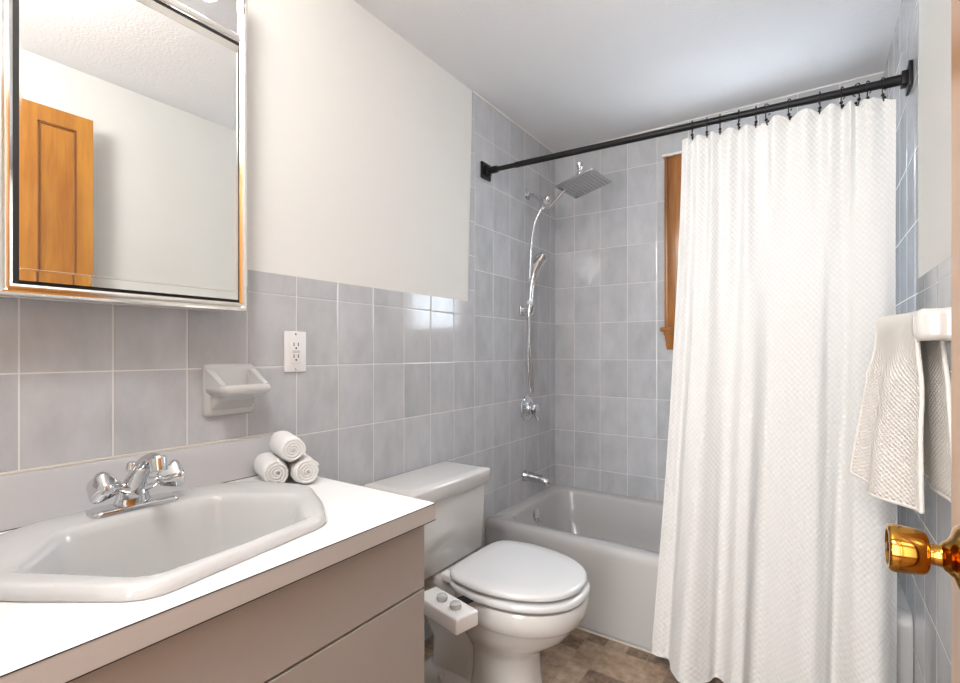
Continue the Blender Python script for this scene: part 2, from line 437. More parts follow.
for s in (-1, 1):
    fx = DFX if s < 0 else DFX+.035
    L = 1.0 if s < 0 else .78
    bm = BM()
    lathe(bm, [(0, .033), (.003, .033), (.006, .030), (.009, .021), (.012, .0165), (.015, .0145), (.017, .0115), (.019, .0108), (.026*L, .0108), (.0265*L, .0130), (.027*L, .0185),
               (.029*L, .0215), (.032*L, .0230), (.040*L, .0240), (.055*L, .0252), (.0580*L, .0246), (.0600*L, .0225), (.0602*L, .0195), (.0585*L, .0180), (.0585*L, .0)], (fx, ky, kz), (s, 0, 0), 40)
    link('door_knob', bm, m_brass, door, label='polished brass knob')
    # keyhole button
    bm = BM(); lathe(bm, [(0, .005), (.003, .005), (.004, .004)], (fx+s*.0570*L, ky, kz), (s, 0, 0), 16); link('lock_button', bm, m_brass, door)
bm = BM(); box(bm, x0+.006, x1-.006, DE-.001, DE+.0012, kz-.03, kz+.03, .0005); link('latch_plate', bm, m_brass, door)
for z in (.25, 1.80):
    bm = BM(); tube(bm, [(x0-.004, FY+.012, z-.045), (x0-.004, FY+.012, z+.045)], .005, 10); link('hinge', bm, m_brass, door)

# ------------------------------------------------------------------ vanity
VY1 = .822; VX = .540; CT = .79
van = thing('vanity_cabinet', 'taupe laminate vanity cabinet with flat drawer fronts under the white countertop', 'cabinet', (.27, .37, 0))
bm = BM(); box(bm, .01, VX-.022, FY+.003, VY1-.002, .09, .108); box(bm, .01, VX-.022, VY1-.020, VY1-.002, .108, .752); box(bm, .01, VX-.022, FY+.003, FY+.021, .108, .752)
box(bm, VX-.030, VX-.022, FY+.021, VY1-.020, .108, .752); box(bm, .01, VX-.08, FY+.003, VY1-.02, 0, .09)
link('cabinet_body', bm, m_van, van, smooth=0)
bm = BM(); box(bm, VX-.0225, VX-.0205, FY+.004, VY1-.004, .09, .7515); link('shadow_gap', bm, m_dark, van, smooth=0)
bm = BM(); box(bm, VX-.020, VX, FY+.004, VY1, .6035, .744, .0012); link('drawer_front', bm, m_van, van, smooth=0)
for a, b in ((FY+.004, .3665), (.3705, VY1)):
    bm = BM(); box(bm, VX-.020, VX, a, b, .10, .5985, .0012); link('cabinet_door', bm, m_van, van, smooth=0)
# continuous worktop with sink cut-out
ctop = thing('countertop', 'white laminate countertop with beige front edge and low backsplash', 'countertop', (.28, .37, .752))
CY0, CY1, CX1 = FY+.002, .830, .565
def sink_outline(s, r=.06):
    """outer rim outline (counter-clockwise from above), s = inset"""
    cx, cy = .288, .440
    P = [(.526, .286), (.484, .604), (.400, .664), (.270, .728), (.130, .682), (.066, .600), (.060, .290), (.110, .200), (.262, .128), (.370, .180)]
    P = [Vector(p) for p in P]; out = []
    for i, p in enumerate(P):
        a = (p-P[i-1]).normalized(); b = (P[(i+1) % len(P)]-p).normalized()
        na = Vector((-a.y, a.x)); nb = Vector((-b.y, b.x)); k = (na+nb); k = k/(k.length_squared/2)
        out.append(p+k*s)
    rr = [.035, .03, .03, .025, .03, .03, .03, .03, .025, .03]
    return [Vector(q) for q in rounded(out, rr, 4)]
bm = BM()
hole = sink_outline(.022)
n = len(hole); hc = Vector((.288, .44))
def edge_pt(p):
    d = (p-hc)
    ks = []
    for (v, lo, hi) in ((d.x, .0205-hc.x, CX1-hc.x), (d.y, CY0-hc.y, CY1-hc.y)):
        if v > 1e-9: ks.append(hi/v)
        elif v < -1e-9: ks.append(lo/v)
    return hc+d*min(ks)
corners = [Vector((.0205, CY0)), Vector((CX1, CY0)), Vector((CX1, CY1)), Vector((.0205, CY1))]
ang = lambda p: math.atan2((p-hc).y, (p-hc).x)
H = [bm.verts.new((p.x, p.y, CT)) for p in hole]; Eo = [bm.verts.new((*edge_pt(p), CT)) for p in hole]
H2 = [bm.verts.new((p.x, p.y, CT-.036)) for p in hole]
for i in range(n):
    j = (i+1) % n
    pi, pj = edge_pt(hole[i]), edge_pt(hole[j]); mid = None
    for c_ in corners:
        a0, a1, ac = ang(pi), ang(pj), ang(c_)
        da = (a1-a0+PI) % (2*PI)-PI; dc = (ac-a0+PI) % (2*PI)-PI
        if da*dc > 0 and abs(dc) < abs(da): mid = bm.verts.new((*c_, CT))
    f = [H[i], Eo[i]]+([mid] if mid else [])+[Eo[j], H[j]]
    bm.faces.new(f); bm.faces.new((H2[i], H[i], H[j], H2[j]))
top_o = link('worktop', bm, m_top, ctop, smooth=0)
bm = BM()
box(bm, CX1-.020, CX1, CY0, CY1, CT-.036, CT-.0008, .0006); box(bm, .021, CX1-.0205, CY1-.02, CY1, CT-.036, CT-.0008, .0006)
link('front_edge', bm, m_edge, ctop, smooth=0, label='beige laminate edge band')
bm = BM(); box(bm, CX1-.0012, CX1+.0004, CY0, CY1, CT-.0016, CT-.0004); box(bm, CX1-.0012, CX1+.0004, CY0, CY1, CT-.0372, CT-.036)
link('edge_seam', bm, m_dark, ctop, smooth=0)
bm = BM(); box(bm, .0008, .020, CY0, CY1-.022, CT-.002, CT+.101, .001)
link('backsplash', bm, m_splash, ctop, smooth=0, label='low grey laminate backsplash')
bm = BM(); box(bm, .0008, .0125, CY0, CY1-.022, CT+.1012, CT+.106, .0015); link('caulk_bead', bm, m_caulk, ctop, smooth=0)
bm = BM(); box(bm, .0195, .0212, CY0, CY1-.004, CT+.0002, CT+.0016); link('backsplash_seam', bm, m_dark, ctop, smooth=0)

# sink
sink = thing('bathroom_sink', 'grey china drop-in sink with long angular basin set in the white countertop', 'sink', (.29, .44, CT))
def inner(s, z):
    P = [(.482, .304), (.466, .574), (.315, .656), (.168, .556), (.170, .296), (.300, .200)]
    P = [Vector(p) for p in P]; out = []
    for i, p in enumerate(P):
        a = (p-P[i-1]).normalized(); b = (P[(i+1) % len(P)]-p).normalized()
        na = Vector((-a.y, a.x)); nb = Vector((-b.y, b.x)); k = (na+nb); k = k/(k.length_squared/2)
        out.append(p+k*s)
    return [(q.x, q.y, z) for q in rounded(out, [.03]*6, 5)]
NR = 80
def resample(ring):
    """resample a closed ring to NR points by angle about the sink centre"""
    c = Vector((.30, .44)); pts = [Vector((p[0], p[1])) for p in ring]; z = ring[0][2]; out = []
    for k in range(NR):
        a = 2*PI*k/NR; d = Vector((math.cos(a), math.sin(a))); best = None
        for i in range(len(pts)):
            p, q = pts[i], pts[(i+1) % len(pts)]; e = q-p
            den = d.x*e.y-d.y*e.x
            if abs(den) < 1e-12: continue
            w_ = p-c; tt = (w_.x*e.y-w_.y*e.x)/den; uu = (w_.x*d.y-w_.y*d.x)/den
            if tt > 0 and -1e-6 <= uu <= 1+1e-6: best = tt if best is None else max(best, tt)
        out.append((c.x+d.x*best, c.y+d.y*best, z))
    return out
O = lambda s, z: [(p.x, p.y, z) for p in sink_outline(s)]
rings = [O(0, CT+.0012), O(-.001, CT+.006), O(.001, CT+.012), O(.004, CT+.017), O(.009, CT+.0195), O(.016, CT+.0205),
         inner(-.014, CT+.0200), inner(-.006, CT+.0180), inner(-.001, CT+.013), inner(.003, CT), inner(.008, CT-.02), inner(.016, CT-.06), inner(.024, CT-.10),
         inner(.034, CT-.122), inner(.052, CT-.136)]
rings = [resample(r) for r in rings]
c_ = Vector((.30, .44, CT-.144)); last = rings[-1]
rings.append([tuple(Vector(p).lerp(c_, .55)) for p in last]); rings.append([tuple(Vector((p[0], p[1], CT-.146)).lerp(Vector((.30, .44, CT-.146)), .8)) for p in last])
bm = BM(); loft(bm, rings, cap0=False, cap1=True)
link('basin', bm, m_china, sink, smooth=60)
bm = BM(); loft(bm, [resample(O(.0015, CT+.0004)), resample(O(.0015, CT+.0016))], False, False); link('rim_seal', bm, m_dark, sink)
bm = BM(); lathe(bm, [(0, .022), (.002, .022), (.003, .018), (.001, .014), (.004, .012), (.006, .004)], (.30, .44, CT-.1455), (0, 0, 1)); link('drain', bm, m_chrome, sink)

# faucet
SZ = CT+.021
fau = thing('sink_faucet', 'chrome two-handle faucet on the back rim of the grey sink', 'faucet', (.125, .42, SZ))
bm = BM()
P = rounded([(.153, .352), (.153, .488), (.140, .497), (.112, .497), (.100, .488), (.100, .352), (.112, .343), (.140, .343)], .02, 4)
cc = Vector((.127, .42))
def ins(P, s): return [cc+(Vector(p)-cc)*s for p in P]
loft(bm, [[(p.x, p.y, SZ+z) for p in ins(P, s)] for z, s in ((0, 1), (.004, 1), (.007, .985), (.009, .93))])
link('base_plate', bm, m_chrome, fau, smooth=50)
bm = BM()
# body: broad saddle that narrows into the arching spout
sp = spline([(.112, .42, SZ+.004), (.120, .42, SZ+.034), (.142, .42, SZ+.064), (.170, .42, SZ+.092), (.205, .42, SZ+.106), (.232, .42, SZ+.100)], 6)
R_ = [(.034, .021), (.026, .018), (.019, .014), (.0155, .0115), (.0135, .0105), (.0125, .0100)]
rings = []
for i, p in enumerate(sp):
    k = i/(len(sp)-1)*(len(R_)-1); a = int(min(k, len(R_)-2)); f = k-a
    ry = R_[a][0]*(1-f)+R_[a+1][0]*f; rx = R_[a][1]*(1-f)+R_[a+1][1]*f
    d = (sp[min(i+1, len(sp)-1)]-sp[max(i-1, 0)]).normalized(); side = Vector((0, 1, 0)); up = d.cross(side)
    rings.append([p+side*math.cos(2*PI*j/24)*ry+up*math.sin(2*PI*j/24)*rx for j in range(24)])
loft(bm, rings); link('spout', bm, m_chrome, fau, smooth=60)
bm = BM(); lathe(bm, [(0, .011), (.004, .0145), (.026, .0150), (.028, .0125)], (.226, .42, SZ+.112), (.25, 0, -1), 20); link('aerator', bm, m_chrome, fau)
bm = BM(); tube(bm, [(.100, .425, SZ+.005), (.096, .425, SZ+.070)], .003, 10)
lathe(bm, [(0, .003), (.004, .006), (.010, .0105), (.020, .0085), (.024, .0065), (.025, .003)], (.096, .425, SZ+.060), (0, 0, 1), 14); link('lift_rod', bm, m_chrome, fau)
for s in (-1, 1):
    y = .425+s*.022
    bm = BM()
    d = Vector((.16, s*.80, .20)).normalized()
    base = Vector((.128, y, SZ+.042))
    lathe(bm, [(-.014, .014), (.004, .0115), (.008, .009), (.014, .009), (.016, .0125), (.021, .0125)], base, d, 18)
    link('handle_stem', bm, m_chrome, fau)
    bm = BM()
    # lobed tapering knob
    a, b = frame_of(d); rings = []
    for tt, r in ((.012, .006), (.014, .012), (.022, .0165), (.032, .0215), (.043, .0260), (.050, .0270), (.056, .0240), (.060, .0150), (.0615, .0005)):
        rings.append([base+d*tt+(a*math.cos(2*PI*k/40)+b*math.sin(2*PI*k/40))*r*(1+.10*math.cos(4*2*PI*k/40)) for k in range(40)])
    loft(bm, rings); link('handle', bm, m_chrome, fau, smooth=60)

# ------------------------------------------------------------------ mirror cabinet with light bar
MX = .125; MY0, MY1, MZ0, MZ1, LZ = .219, .660, 1.216, 1.868, 2.03
mc = thing('mirror_cabinet', 'chrome framed mirror cabinet with built-in light bar on the left wall', 'mirror cabinet', (.06, .43, MZ0))
bm = BM(); box(bm, .001, MX-.012, MY0+.008, MY1-.008, MZ0+.006, LZ); link('cabinet_body', bm, m_white, mc, smooth=0)
bm = BM(); box(bm, MX-.012, MX-.009, MY0+.01, MY1-.01, MZ0+.01, MZ1-.004); link('recess_back', bm, m_dark, mc, smooth=0)
# frame: half-round rail swept around the opening, mitred
prof = [(0, -.014), (0, .000), (.002, .006), (.006, .009), (.010, .0085), (.0125, .004), (.014, .003), (.017, .006), (.021, .004), (.022, -.014)]
def frame_ring(bm, y0, y1, z0, z1, prof, X):
    rg = []
    for (yy, zz, sy, sz) in ((y0, z0, 1, 1), (y1, z0, -1, 1), (y1, z1, -1, -1), (y0, z1, 1, -1)):
        rg.append([(X+h, yy+sy*d, zz+sz*d) for d, h in prof])
    rg.append(rg[0])
    loft(bm, rg, False, False, closed=False)
bm = BM(); frame_ring(bm, MY0, MY1, MZ0, LZ, prof, MX-.009)
box(bm, MX-.022, MX-.002, MY0+.018, MY1-.018, MZ1-.014, MZ1+.006, .005, 3)
link('frame', bm, m_chrome_f, mc, smooth=30)
# mirror door plate with bright bevel edge
my0, my1, mz0, mz1 = MY0+.0300, MY1-.0255, MZ0+.0275, MZ1-.0255
md = BM(); box(md, MX-.009, MX-.0045, my0, my1, mz0, mz1); mdo = link('mirror_door', md, m_mirror, mc, smooth=0)
bz = mz0+.019
bm = BM()
loft(bm, [[(MX-.0044, y, bz), (MX-.0040, y, bz), (MX-.0030, y, mz0), (MX-.0044, y, mz0)] for y in (my0, my1)])
link('mirror_rail', bm, m_mirror, mdo, smooth=0)
bm = BM()
loft(bm, [[(MX-.0044, y, mz1), (MX+.001, y, mz1), (MX-.0040, y, mz1-.014), (MX-.0044, y, mz1-.014)] for y in (my0, my1)])
link('mirror_rail', bm, m_chrome_f, mdo, smooth=0)
bm = BM(); box(bm, MX-.0046, MX-.0022, my0, my1, bz-.0008, bz+.0022, .0004); box(bm, MX-.0046, MX-.003, my0-.001, my0+.0025, mz0, mz1)
box(bm, MX-.0046, MX-.003, my1-.0012, my1+.0005, mz0, mz1)
link('mirror_edge', bm, m_chrome_f, mdo, smooth=0)
bm = BM(); box(bm, MX-.014, MX-.010, MY0+.018, MY1-.018, MZ1+.004, LZ-.018); link('light_bar', bm, m_chrome, mc, smooth=0)
for i, y in enumerate((.275, .380, .485, .590)):
    bm = BM(); lathe(bm, [(0, .026), (.004, .026), (.006, .02), (.018, .018), (.022, .015)], (MX-.010, y, 1.982), (1, 0, 0), 20); sk = link('lamp_socket', bm, m_chrome, mc)
    bm = BM(); bmesh.ops.create_uvsphere(bm, u_segments=24, v_segments=16, radius=.030, matrix=Matrix.Translation((MX+.038, y, 1.982))); link('light_bulb', bm, m_bulb, sk)

# ------------------------------------------------------------------ outlet
ou = thing('wall_outlet', 'white two-socket wall outlet in the grey tile beside the mirror', 'outlet', (0, .872, 1.12))
bm = BM(); box(bm, .0002, .006, .836, .908, 1.062, 1.180, .0025, 3); link('cover_plate', bm, m_white, ou)
bm = BM(); box(bm, .004, .0082, .855, .889, 1.086, 1.156, .0012); rc = link('receptacle', bm, m_white, ou)
bm = BM()
for z in (1.104, 1.138):
    box(bm, .0078, .0086, .8635, .8660, z-.001, z+.009); box(bm, .0078, .0086, .8780, .8805, z-.001, z+.009)
    lathe(bm, [(0, .0028), (.0004, .0028)], (.0082, .872, z-.007 if z < 1.12 else z+.015-.022), (1, 0, 0), 12)
link('socket_slots', bm, m_dark, rc, smooth=0)
bm = BM(); box(bm, .0078, .0092, .8600, .8710, 1.1175, 1.1245, .0003); box(bm, .0078, .0092, .8730, .8840, 1.1175, 1.1245, .0003); link('test_button', bm, mat('beige_button', (.62, .55, .45), .4), rc)
for z in (1.070, 1.172):
    bm = BM(); lathe(bm, [(0, .003), (.0015, .0028), (.002, .0015)], (.0055, .872, z), (1, 0, 0), 12); link('plate_screw', bm, m_satin, ou)

# ------------------------------------------------------------------ soap dish
sd = thing('soap_dish', 'grey ceramic soap dish with projecting tray on the tile above the backsplash', 'soap dish', (0, .68, 1.02))
bm = BM()
def rr_(y0, y1, z0, z1, r, x): return [(x, p[0], p[1]) for p in rounded([(y0, z0), (y1, z0), (y1, z1), (y0, z1)], r, 4)]
y0, y1, z0, z1 = .612, .743, .958, 1.090
loft(bm, [rr_(y0, y1, z0, z1, .012, .0002), rr_(y0, y1, z0, z1, .012, .008), rr_(y0+.004, y1-.004, z0+.004, z1-.004, .010, .014), rr_(y0+.010, y1-.010, z0+.008, z1-.008, .010, .017)])
link('back_plate', bm, m_ceramic, sd, smooth=50)
bm = BM()
# corbel under the tray
def rr2(y0, y1, z0, z1, x, r=.006): return [(x, p[0], p[1]) for p in rounded([(y0, z0), (y1, z0), (y1, z1), (y0, z1)], r, 4)]
loft(bm, [rr2(y0+.012, y1-.012, .972, 1.030, .014), rr2(y0+.014, y1-.014, .985, 1.028, .030), rr2(y0+.020, y1-.020, .998, 1.026, .045), rr2(y0+.030, y1-.030, 1.006, 1.024, .060)])
link('corbel', bm, m_ceramic, sd, smooth=60)
bm = BM()
def xy(x0, x1, y0, y1, r, z): return [(p[0], p[1], z) for p in rounded([(x0, y0), (x1, y0), (x1, y1), (x0, y1)], [.002, r, r, .002], 5)]
loft(bm, [xy(.014, .088, y0+.012, y1-.012, .018, 1.012), xy(.012, .098, y0+.004, y1-.004, .022, 1.019), xy(.012, .101, y0+.001, y1-.001, .022, 1.028), xy(.012, .100, y0+.002, y1-.002, .022, 1.036),
          xy(.014, .096, y0+.006, y1-.006, .020, 1.040), xy(.016, .090, y0+.012, y1-.012, .016, 1.038), xy(.018, .084, y0+.018, y1-.018, .014, 1.026), xy(.022, .078, y0+.024, y1-.024, .012, 1.022)])
link('tray', bm, m_ceramic, sd, smooth=60)
bm = BM()
for y in (y0+.011, y1-.011):   # side cheeks sloping from plate down to the tray
    s_ = .010
    loft(bm, [[(.012, y-s_, 1.030), (.012, y+s_, 1.030), (.012, y+s_, 1.078), (.012, y-s_, 1.078)],
              [(.035, y-s_, 1.030), (.035, y+s_, 1.030), (.035, y+s_*.8, 1.066), (.035, y-s_*.8, 1.066)],
              [(.080, y-s_, 1.030), (.080, y+s_, 1.030), (.080, y+s_*.6, 1.041), (.080, y-s_*.6, 1.041)]])
for y in (.660, .682, .704): tube(bm, [(.030, y, 1.0225), (.072, y, 1.0225)], .0028, 8)
link('tray_rib', bm, m_ceramic, sd, smooth=60)

# second ceramic fitting cut by the left edge of the view
th_ = thing('toothbrush_holder', 'white ceramic toothbrush holder on the tile at the far left edge', 'toothbrush holder', (0, .17, 1.02))
bm = BM(); loft(bm, [rr_(.095, .200, .965, 1.070, .012, .0002), rr_(.095, .200, .965, 1.070, .012, .008), rr_(.103, .192, .973, 1.062, .010, .014)]); link('back_plate', bm, m_ceramic, th_, smooth=50)
bm = BM()
loft(bm, [[(p[0], p[1], z) for p in rounded([(.010, .098+d), (.060-d, .098+d), (.060-d, .214-d), (.010, .214-d)], [.002, .016, .016, .002], 5)] for z, d in ((1.004, .006), (1.009, .001), (1.017, 0), (1.028, .001), (1.033, .006))])
link('shelf', bm, m_white, th_, smooth=60)

# ------------------------------------------------------------------ rolled towels
def roll(name, p0, p1, r, label, seed):
    rnd = random.Random(seed); p0, p1 = Vector(p0), Vector(p1); d = (p1-p0).normalized(); a, b = frame_of(d)
    root = thing(name, label, 'towel', (p0.x, p0.y, min(p0.z, p1.z)-r), 'rolled white hand towels on the countertop')
    bm = BM(); n = 40; rings = []
    L = (p1-p0).length
    for i in range(15):
        k = i/14; e = min(k, 1-k)*14
        rr = r*(.80 if e < .5 else .93 if e < 1.5 else 1.0)
        rings.append([p0+d*L*k+(a*math.cos(2*PI*j/n)+b*math.sin(2*PI*j/n))*rr*(1+.07*noise.noise(Vector((j/n*6+seed, k*5, seed)))+(.05 if 9 <= j <= 11 else 0)) for j in range(n)])
    loft(bm, rings); link('towel_wrap', bm, m_terry, root, smooth=70)
    # spiral of the rolled layers showing at the end facing the room
    for (end, out) in ((p0, -d),):
        bm = BM(); N = 150; prev = None
        for q in range(N):
            tt = q/(N-1); rad = r*(.10+.80*tt); an = tt*2*PI*3.6+seed
            c0 = end+(a*math.cos(an)+b*math.sin(an))*rad
            wob = .0015*noise.noise(Vector((q*.15, seed, 0)))
            w_ = r*.095
            rd = (a*math.cos(an)+b*math.sin(an))
            ring = [bm.verts.new(c0+rd*w_*math.cos(u)+out*(w_*1.0*math.sin(u)+.0035+wob)) for u in [PI*m/6 for m in range(7)]]
            if prev:
                for m in range(6): bm.faces.new((prev[m], prev[m+1], ring[m+1], ring[m]))
            prev = ring
        link('towel_spiral', bm, m_terry, root, smooth=70)
ax = Vector((-.134, .054, 0))
rr0 = .0325
A_ = Vector((.164, .708, CT+rr0+.001)); B_ = Vector((.212, .760, CT+rr0+.001))
roll('rolled_towel', A_, A_+ax, rr0, 'rolled white hand towel, lower left one of the stack of three', 1)
roll('rolled_towel', B_, B_+ax*.97, rr0, 'rolled white hand towel, lower right one of the stack of three', 2)
mid = (A_+B_)/2+Vector((.006, -.002, .0565))
roll('rolled_towel', mid, mid+ax*1.0, .0310, 'rolled white hand towel resting on top of the other two', 3)

# ------------------------------------------------------------------ toilet
TY = 1.375
to = thing('toilet', 'pale grey two-piece toilet with closed lid between the vanity and the tub', 'toilet', (.40, TY, 0))
def rbox_ring(x0, x1, y0, y1, r, z, seg=5): return [(p[0], p[1], z) for p in rounded([(x0, y0), (x1, y0), (x1, y1), (x0, y1)], r, seg)]
bm = BM()
ty0, ty1 = 1.130, 1.553
loft(bm, [rbox_ring(.022, .205, ty0+.020, ty1-.015, .030, .378), rbox_ring(.018, .215, ty0+.010, ty1-.006, .030, .392), rbox_ring(.016, .222, ty0, ty1, .028, .60), rbox_ring(.016, .224, ty0-.001, ty1+.001, .028, .628)])
link('tank', bm, m_china_w, to, smooth=60)
bm = BM()
loft(bm, [rbox_ring(.010, .230, ty0-.008, ty1+.006, .022, .6295), rbox_ring(.008, .236, ty0-.013, ty1+.012, .022, .633), rbox_ring(.008, .236, ty0-.013, ty1+.013, .022, .672),
          rbox_ring(.009, .236, ty0-.012, ty1+.012, .022, .677), rbox_ring(.012, .231, ty0-.008, ty1+.008, .020, .681), rbox_ring(.030, .205, ty0+.02, ty1-.02, .015, .684)])
link('tank_lid', bm, m_china_w, to, smooth=60)
NB = 64
def egg(xb, xf, hb, hm, z, pf=2.15, xm=None, y=TY):
    """D-shaped outline: back edge half-width hb at xb, greatest half-width hm, rounded front at xf"""
    xm = xm if xm is not None else xb+(xf-xb)*.42
    out = []
    for k in range(NB):
        a = 2*PI*k/NB; ca, sa = math.cos(a), math.sin(a)
        if ca >= 0:
            x = xm+(xf-xm)*(abs(ca)**(2/pf)); yy = hm*(abs(sa)**(2/pf))*(1 if sa >= 0 else -1)
        else:
            # back half: superellipse squarer, tapering to hb
            e = 2/5.0
            xx = abs(ca)**e; ss = abs(sa)**e
            x = xm-(xm-xb)*xx
            w_ = hm+(hb-hm)*((xm-x)/(xm-xb))
            yy = w_*ss*(1 if sa >= 0 else -1)
        out.append((x, y+yy, z))
    return out
bm = BM()
loft(bm, [egg(.300, .545, .095, .108, 0), egg(.302, .545, .093, .106, .012), egg(.310, .538, .088, .100, .03), egg(.325, .530, .086, .096, .10), egg(.325, .528, .086, .096, .165),
          egg(.318, .545, .098, .108, .195), egg(.308, .590, .118, .135, .225), egg(.300, .635, .135, .156, .262), egg(.296, .657, .142, .167, .295),
          egg(.293, .663, .146, .172, .303), egg(.290, .675, .150, .180, .312), egg(.288, .680, .153, .184, .335), egg(.286, .684, .154, .186, .366), egg(.290, .680, .150, .182, .373), egg(.32, .65, .13, .15, .373)])
# shelf under the tank and trapway at the back
loft(bm, [rbox_ring(.13, .34, TY-.085, TY+.085, .03, .0), rbox_ring(.155, .34, TY-.080, TY+.080, .03, .07), rbox_ring(.15, .34, TY-.070, TY+.070, .03, .14), rbox_ring(.09, .34, TY-.082, TY+.082, .03, .24),
          rbox_ring(.035, .34, TY-.105, TY+.105, .03, .315), rbox_ring(.028, .34, TY-.115, TY+.115, .03, .335), rbox_ring(.028, .34, TY-.115, TY+.115, .03, .372), rbox_ring(.034, .335, TY-.110, TY+.110, .03, .377)])
# foot flange
loft(bm, [rbox_ring(.120, .34, TY-.112, TY+.112, .035, .0), rbox_ring(.120, .34, TY-.112, TY+.112, .035, .028), rbox_ring(.130, .33, TY-.098, TY+.098, .035, .046), rbox_ring(.145, .32, TY-.074, TY+.074, .03, .056)])
bowl = link('bowl', bm, m_china_w, to, smooth=55)
# recessed facet on the pedestal front
for s in (-1, 1):
    bm = BM(); lathe(bm, [(0, .013), (.010, .013), (.017, .010), (.020, .004)], (.225, TY+s*.100, .034), (0, s*.25, 1), 16); link('bolt_cap', bm, m_china_w, to)
bm = BM()
loft(bm, [egg(.286, .678, .163, .188, .3805, 2.3, .41), egg(.282, .686, .167, .193, .384, 2.3, .41), egg(.282, .687, .167, .194, .396, 2.3, .41), egg(.286, .682, .163, .190, .4015, 2.3, .41), egg(.30, .66, .15, .175, .402, 2.3, .41)])
link('seat', bm, m_seat, to, smooth=60)
bm = BM()
loft(bm, [egg(.284, .670, .162, .185, .4120, 2.3, .40), egg(.280, .677, .166, .190, .4145, 2.3, .40), egg(.280, .678, .166, .191, .4235, 2.3, .40), egg(.282, .675, .164, .188, .4285, 2.3, .40), egg(.287, .668, .159, .183, .4308, 2.3, .40), egg(.33, .62, .12, .14, .4325, 2.3, .40)])
link('seat_lid', bm, m_seat, to, smooth=60)
for s in (-1, 1):
    bm = BM(); box(bm, .252, .292, TY+s*.125-.017, TY+s*.125+.017, .382, .408, .006, 3); link('seat_hinge', bm, m_white, to)
for s in (-1, 1):
    for (z0_, z1_) in ((.4016, .4125), (.3726, .3810)):
        bm = BM(); box(bm, .31, .60, TY+s*.09-.01, TY+s*.09+.01, z0_, z1_); link('seat_gap_shade', bm, m_dark, to, smooth=0)  # dark strips standing in for shade between lid, seat and bowl
# bidet attachment
bd = thing('bidet_attachment', 'white plastic bidet control box with two round knobs clamped beside the toilet seat', 'bidet attachment', (.40, 1.09, .36))
Mb = Matrix.Translation((.388, 1.094, .388)) @ Matrix.Rotation(math.radians(-13), 4, 'Z')
bm = BM(); box(bm, -.100, .090, -.040, .040, -.021, .021, .005, 3); bm.transform(Mb); link('control_box', bm, m_white, bd, smooth=40)
for x in (-.022, .038):
    bm = BM(); lathe(bm, [(-.003, .0145), (.004, .0145), (.004, .0165), (.013, .0155), (.015, .013)], (x, 0, .0210), (0, 0, 1), 24); box(bm, x-.0015, x+.0015, -.014, .014, .0355, .0370)
    bm.transform(Mb); kb = link('control_knob', bm, m_clear, bd, smooth=40, label='round translucent grey knob')
    bm = BM()
    for k in range(5):
        a = -PI/2+(k-2)*.45; box(bm, x+math.cos(a)*.020-.001, x+math.cos(a)*.020+.001, math.sin(a)*.020-.001, math.sin(a)*.020+.001, .0208, .0216)
    bm.transform(Mb); link('dial_mark', bm, m_clear, kb, smooth=0)
bm = BM(); box(bm, -.035, .010, .034, .150, -.005, .0000, .0015); bm.transform(Mb); link('mounting_arm', bm, m_dark, bd)

# ------------------------------------------------------------------ bathtub
tb = thing('bathtub', 'grey enamel alcove bathtub below the tiled shower walls', 'bathtub', (.74, 2.2, 0))
bm = BM()
def R4(x0, x1, y0, y1, r, z, seg=6): return [(p[0], p[1], z) for p in rounded([(x0, y0), (x1, y0), (x1, y1), (x0, y1)], r, seg)]
bx0, bx1, by0, by1 = .0006, RW-.0006, 1.868, RD-.0008
rg = [R4(bx0, bx1, by0+.006, by1, .002, .0), R4(bx0, bx1, by0, by1, .002, .30), R4(bx0, bx1, by0, by1, .002, .322), R4(bx0, bx1, by0+.004, by1, .004, .338), R4(bx0, bx1, by0+.013, by1, .006, .348), R4(bx0, bx1, by0+.026, by1, .008, .352),
      R4(.055, RW-.10, by0+.074, by1-.040, .11, .350), R4(.061, RW-.108, by0+.082, by1-.047, .11, .345), R4(.066, RW-.118, by0+.088, by1-.053, .11, .330),
      R4(.085, RW-.20, by0+.108, by1-.070, .11, .20), R4(.110, RW-.28, by0+.135, by1-.09, .11, .09), R4(.19, RW-.34, by0+.165, by1-.12, .10, .06), R4(.25, RW-.42, by0+.21, by1-.17, .08, .052)]
loft(bm, rg); link('tub_shell', bm, m_tub, tb, smooth=50)
bm = BM()
lathe(bm, [(0, .036), (.004, .036), (.008, .030), (.010, .018)], (.070, 2.235, .284), (1, 0, .15), 24)
link('overflow_plate', bm, m_chrome, tb)
bm = BM(); tube(bm, [(.077, 2.235, .280), (.095, 2.233, .270), (.108, 2.231, .261)], [.008, .007, .008], 10, flat=.6); link('drain_lever', bm, m_chrome, tb)
bm = BM(); lathe(bm, [(0, .03), (.003, .03), (.004, .024)], (.33, 2.235, .052), (0, 0, 1), 20); link('drain', bm, m_chrome, tb)

# ------------------------------------------------------------------ shower and tub fittings
sp_ = thing('tub_spout', 'brushed chrome tub spout on the tile above the bathtub', 'tub spout', (0, 2.24, .475))
bm = BM()
lathe(bm, [(.0003, .029), (.006, .029), (.010, .026), (.05, .024), (.085, .021)], (0, 2.24, .476), (1, 0, -.04), 24)
tube(bm, spline([(.080, 2.24, .473), (.105, 2.24, .470), (.125, 2.24, .462), (.133, 2.24, .448)], 5), [.0212]*6+[.0205]*4+[.019]*3+[.016]*3, 20)
link('spout_body', bm, m_satin, sp_, smooth=55)

